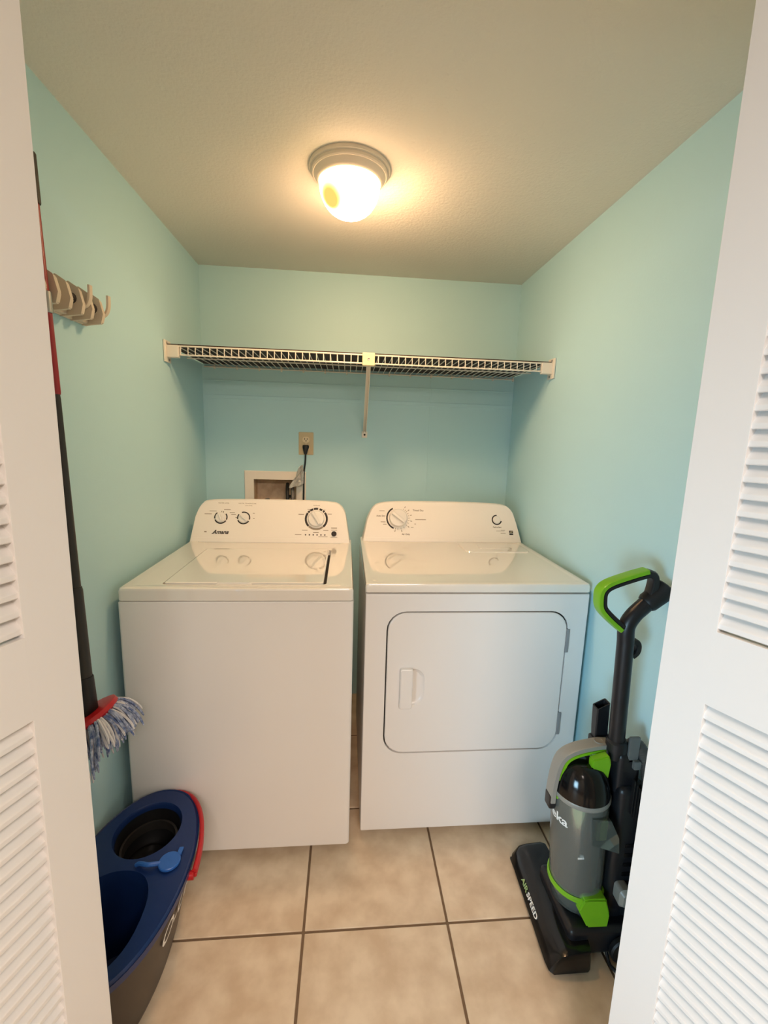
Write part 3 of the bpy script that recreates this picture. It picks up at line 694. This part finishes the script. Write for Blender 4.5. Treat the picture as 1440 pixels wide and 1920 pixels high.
for t in (2, 88):
    b = NB(); lathe(b, [(.011, 0), (.011, .014), (.001, .015)], Matrix.Translation((BCX+.148*math.cos(R(t)), BCY+.268*math.sin(R(t)), .262)) @ Matrix.Rotation(R(t), 4, 'Z') @ Matrix.Rotation(R(90), 4, 'Y'), 14, True); obj('pivot', b, RED, bk)
# lettering wrapped on the right flank
b = NB(); me = text_mesh('O-Cedar', .085, ext=.0, align='LEFT', spacing=1.0, bold=.0006, shear=.15)
tb = NB(); tb.from_mesh(me); bmesh.ops.triangulate(tb, faces=tb.faces[:]); bmesh.ops.subdivide_edges(tb, edges=[e for e in tb.edges if e.calc_length() > .012], cuts=2)
for v in tb.verts:
    y = .902 + v.co.x*.80; z = .186 + v.co.y
    a, c = body_ax(max(0, min(z, .272))); dy = max(-.98, min(.98, (y-BCY)/c))
    cx_ = BCX-.008+.008*z/.272
    sy = abs(dy)**(1/.93); v.co = Vector((cx_ + a*(max(0, 1-sy**2))**(.93/2) + .0042, y, z))
obj('lettering', tb, PAPER, bk, smooth=False)

# ------------------------------------------------------------------ upright vacuum cleaner
vc = thing('vacuum_cleaner', (.69, 1.04, 0), 'black and lime green upright vacuum cleaner with a clear dust cup, by the right wall', 'vacuum cleaner')
# floor nozzle: loft along y, slight yaw
nb = NB(); base = [(-.006, .008), (-.012, .015), (.000, .034), (.015, .055), (.045, .064), (.108, .069), (.112, .008)]
Ls = []
for y, s in ((.902, .80), (.908, .94), (.93, 1.), (1.06, 1.), (1.19, 1.), (1.225, .95), (1.243, .80), (1.25, .62)):
    Ls.append([Vector((.568 + (y-.905)*.055 + .045 + (x-.045)*s, y, .008 + (z-.008)*(s if s > .9 else s*.95))) for x, z in base])
loops(nb, Ls); nz = obj('floor_nozzle', nb, BLACKG, vc)
b = NB(); box(b, .576, .66, .915, 1.235, .002, .012, .002); obj('nozzle_skid', b, BLACKM, vc)
b = NB(); box(b, .625, .806, .935, 1.135, .012, .098, .016, 3); box(b, .665, .80, .966, 1.10, .06, .135, .02, 3); obj('chassis', b, BLACK, vc)
for y in (.925, 1.145):
    b = NB(); lathe(b, [(.004, -.009), (.036, -.009), (.040, -.005), (.040, .005), (.036, .009), (.004, .009)], Matrix.Translation((.778, y, .040)) @ Matrix.Rotation(R(90), 4, 'X'), 28); obj('wheel', b, BLACKM, vc)
upv = Vector((.56, 0, .828)); txv = Vector((-.055, -1, 0)).normalized(); nv = txv.cross(upv)
def foot_text(s, y, m, nm):
    x = .568 + (y-.905)*.055 - .0022
    MT = Matrix(((txv.x, upv.x, nv.x, x), (txv.y, upv.y, nv.y, y), (txv.z, upv.z, nv.z, .0345), (0, 0, 0, 1)))
    b = NB(); text_into(b, s, .018, MT, 1.55, align='LEFT', ext=.0012, bold=.0); return obj(nm, b, m, nz, smooth=False)
foot_text('AIR', 1.140, SAGE, 'lettering'); foot_text('SPEED', 1.094, PAPER, 'lettering')
# dust cup
ax = lambda z: .684 - (z-.12)*.055
cyc = 1.030
circ = lambda r, z, n=48, dx=0.: [Vector((ax(z) + dx + r*math.cos(2*math.pi*i/n), cyc + r*math.sin(2*math.pi*i/n), z)) for i in range(n)]
b = NB(); loops(b, [circ(.070, .166), circ(.072, .20), circ(.0745, .33), circ(.0755, .452), circ(.0735, .452), circ(.0725, .33), circ(.070, .20), circ(.068, .167)], False, False)
cup = obj('dust_cup', b, CLEAR, vc); tag(cup, 'clear plastic dust cup')
b = NB(); loops(b, [circ(.0765, .447), circ(.0785, .451), circ(.0785, .458), circ(.0765, .461), circ(.0755, .461), circ(.0755, .447)], closed=True); obj('cup_rim', b, GREY, cup)
b = NB(); loops(b, [circ(.052, .374), circ(.0715, .382), circ(.0722, .447), circ(.05, .448)], True, True); obj('filter_collar', b, SAGE, cup)
b = NB(); loops(b, [circ(.016, .185, dx=.016), circ(.024, .24, dx=.016), circ(.033, .32, dx=.014), circ(.038, .379, dx=.012)], True, True); obj('cyclone_shroud', b, DGREY, cup)
b = NB(); loops(b, [circ(.064, .170), circ(.062, .176), circ(.045, .186), circ(.025, .192)], True, True); obj('cup_floor', b, SAGE, cup)
b = NB(); box(b, .622, .640, .990, 1.006, .196, .232, .004); obj('fill_mark', b, GREEN, cup)
b = NB()
for s, x, z in (('l', 0, 0),):
    p = Vector((.652, .9605, .300)); box(b, p.x-.013, p.x+.012, p.y, p.y+.002, p.z-.002, p.z+.003); box(b, p.x+.003, p.x+.012, p.y, p.y+.002, p.z+.003, p.z+.007)
obj('cup_mark', b, PAPER, cup)
me = text_mesh('eureka', .041, ext=0., bold=.0009); eb = NB(); eb.from_mesh(me)
bmesh.ops.triangulate(eb, faces=eb.faces[:]); bmesh.ops.subdivide_edges(eb, edges=[e for e in eb.edges if e.calc_length() > .008], cuts=2)
for v in eb.verts:
    a = R(180 - 3) + v.co.x/.0757; z = .388 + v.co.y*.9
    rr = .0745 + (.0755-.0745)*(z-.30)/.132 + .0007
    v.co = Vector((ax(z) + rr*math.cos(a), cyc + rr*math.sin(a), z))
obj('lettering', eb, PAPER, cup, smooth=False)
b = NB(); loops(b, [circ(.0725, .154), circ(.0765, .158), circ(.0765, .167), circ(.0725, .171), circ(.069, .167), circ(.069, .158)], closed=True); obj('lime_ring', b, GREEN, vc)
b = NB(); loops(b, [circ(.058, .102), circ(.067, .112), circ(.0720, .156), circ(.066, .157)], True, True); obj('cup_base', b, CLEARG, vc)
b = NB(); loops(b, [circ(.050, .098), circ(.057, .114), circ(.061, .150)], True, True); obj('cup_base_core', b, DGREY, vc)
b = NB(); loops(b, [circ(.0765, .456), circ(.0762, .466), circ(.0735, .486), circ(.067, .512), circ(.055, .534), circ(.038, .547), circ(.01, .551)], True, True); obj('motor_cap', b, BLACKG, vc)
b = NB(); prism(b, [(.66, .432), (.712, .424), (.740, .370), (.746, .322), (.668, .352)], lambda x, z: Vector((x, .950, z)), lambda x, z: Vector((x, .972, z))); obj('cup_inlet', b, CLEARG, cup, smooth=False)
b = NB(); box(b, .676, .712, .958, .99, .355, .415, .004); obj('inlet_port', b, SAGE, cup)
prof = smooth_path([(.735, 0, .592), (.700, 0, .592), (.640, 0, .580), (.605, 0, .560), (.590, 0, .525), (.583, 0, .47), (.582, 0, .425)], 5)
xz = [(p.x, p.z) for p in prof]
b = NB(); strap(b, xz, cyc, .036, .016); hd = obj('cup_handle', b, GREY, vc)
b = NB(); strap(b, xz[3:-2], cyc, .034, .010, off=.0125); obj('handle_lining', b, GREEN, hd)
b = NB(); box(b, .572, .592, cyc-.016, cyc+.016, .405, .447, .005); obj('cup_latch', b, BLACK, vc)
b = NB(); prism(b, [(.712, .585), (.722, .560), (.722, .490), (.712, .492), (.690, .505), (.676, .525), (.668, .552), (.668, .572)], lambda x, z: Vector((x, .990 + (.57-z)*.1, z)), lambda x, z: Vector((x, 1.012, z)))
bmesh.ops.bevel(b, geom=b.edges[:], offset=.003, segments=2, affect='EDGES'); obj('release_button', b, GREEN, hd)
b = NB(); lathe(b, [(.013, 0), (.013, .003), (.010, .003), (.010, .002), (.001, .002)], Matrix.Translation((.704, cyc, .599)), 24, True); obj('handle_badge', b, GREY, hd)
b = NB(); prism(b, [(.664, .176), (.650, .148), (.674, .103), (.732, .103), (.734, .140), (.728, .178), (.680, .180)], lambda x, z: Vector((x, .948 if z > .145 else .936, z)), lambda x, z: Vector((x, 1.0, z)))
bmesh.ops.bevel(b, geom=b.edges[:], offset=.004, segments=2, affect='EDGES'); obj('cup_release_pedal', b, GREEN, vc)
# spine
b = NB(); box(b, .742, .828, .968, 1.086, .055, .50, .020, 3); box(b, .738, .806, .985, 1.075, .46, .590, .016, 3); sp_ = obj('motor_spine', b, BLACK, vc)
for k in range(5):
    b = NB(); box(b, .772+.008*k, .776+.008*k, .962, .972, .43-.012*k, .53-.012*k, .001); obj('vent_rib', b, BLACKM, sp_)
for k in range(5):
    b = NB(); box(b, .775, .80, .966, .970, .20+.03*k, .212+.03*k, .001); obj('vent_rib', b, BLACKG, sp_)
# wand and handle at y = 1.01 (coordinates scaled onto that plane)
K = .982; yh = 1.012
S = lambda x, z: (x*K, 1.402 - (1.402-z)*K)
def P3_(x, z): a = S(x, z); return (a[0], yh, a[1])
b = NB(); tube(b, smooth_path([P3_(.757, .55), P3_(.754, .62), P3_(.744, .90)], 4), .0205, 24); obj('wand', b, BLACK, vc)
b = NB(); tube(b, [P3_(.757, .575), P3_(.756, .600), P3_(.7555, .606)], [.028, .027, .022], 24); obj('wand_collar', b, BLACK, vc)
gp = smooth_path([P3_(.744, .895), P3_(.742, .935), P3_(.757, .965), P3_(.785, .994), P3_(.800, 1.010)], 6)
b = NB(); tube(b, gp, [.0205 - .0005*i/len(gp) for i in range(len(gp))], 24); hg = obj('bent_grip_tube', b, BLACK, vc)
b = NB(); tube(b, [P3_(.786, .996), P3_(.792, 1.001), P3_(.818, 1.022), P3_(.836, 1.040), P3_(.838, 1.042)], [.022, .0255, .0265, .029, .026], 24); obj('hose_cuff', b, BLACKM, vc)
hx = smooth_path([P3_(.724, .930), P3_(.690, .958), P3_(.664, .985), P3_(.658, 1.010), P3_(.660, 1.034), P3_(.680, 1.052), P3_(.735, 1.072), P3_(.776, 1.084)], 5)
xz = [(p.x, p.z) for p in hx]
b = NB(); strap(b, xz, yh, .032, .013, off=.003); hl_ = obj('loop_handle', b, GREEN, vc)
b = NB(); strap(b, xz, yh, .030, .011, off=-.008); obj('grip_lining', b, BLACK, hl_)
b = NB(); strap(b, [(p.x, p.z) for p in smooth_path([P3_(.768, 1.080), P3_(.790, 1.078), P3_(.799, 1.062), P3_(.797, 1.035), P3_(.790, 1.005)], 4)], yh, .028, .020); obj('grip_strut', b, BLACK, vc)
b = NB(); strap(b, [(p.x, p.z) for p in smooth_path([P3_(.758, .892), P3_(.772, .892), P3_(.780, .880), P3_(.778, .862), P3_(.766, .850)], 4)], yh, .018, .014); obj('cord_hook', b, BLACKM, vc)
b = NB(); box(b, .762, .792, .985, .995, .565, .640, .004); box(b, .775, .796, .975, .995, .55, .575, .004); obj('hose_clip', b, DGREY, vc)
b = NB(); box(b, .702, .760, cyc+.016, cyc+.052, .555, .590, .006); obj('tool_holder', b, BLACK, vc)
# ribbed hose
hpth = smooth_path([(.778, 1.035, .46), (.784, 1.03, .56), (.800, 1.010, .600), (.814, .985, .565), (.819, .968, .51), (.817, .955, .44), (.812, .945, .30), (.803, .938, .16), (.795, .938, .06), (.775, .952, .045)], 20)
b = NB(); tube(b, hpth, [.0185 if i % 2 else .0174 for i in range(len(hpth))], 14); obj('hose', b, HOSE, vc)
b = NB(); loops(b, [rrect(.757, .790, .165, .215, .010, fy(.968)), rrect(.755, .792, .163, .217, .012, fy(.940)), rrect(.762, .786, .172, .208, .008, fy(.930))]); obj('brush_tool', b, GREY, vc)
b = NB(); tube(b, smooth_path([(.742, .955, .03), (.738, .925, .006), (.742, .905, .006), (.765, .880, .006), (.79, .90, .006), (.80, .95, .02)]), .0045, 8); obj('cord', b, BLACKM, vc)
# crevice tool standing in the holder
b = NB(); fzs = lambda z, sl: (lambda x, y: Vector((x+.019, y+.034, z + sl*(x-.700))))
loops(b, [rrect(.688, .726, cyc-.012, cyc+.012, .004, fzs(.5905, 0)), rrect(.686, .723, cyc-.013, cyc+.013, .004, fzs(.62, 0)), rrect(.684, .720, cyc-.014, cyc+.014, .004, fzs(.688, .5)), rrect(.687, .717, cyc-.011, cyc+.011, .003, fzs(.688, .5)), rrect(.690, .716, cyc-.010, cyc+.010, .003, fzs(.62, .2))])
tag(obj('crevice_tool', b, BLACK), 'black crevice tool standing in the holder on the vacuum cleaner', 'vacuum tool')
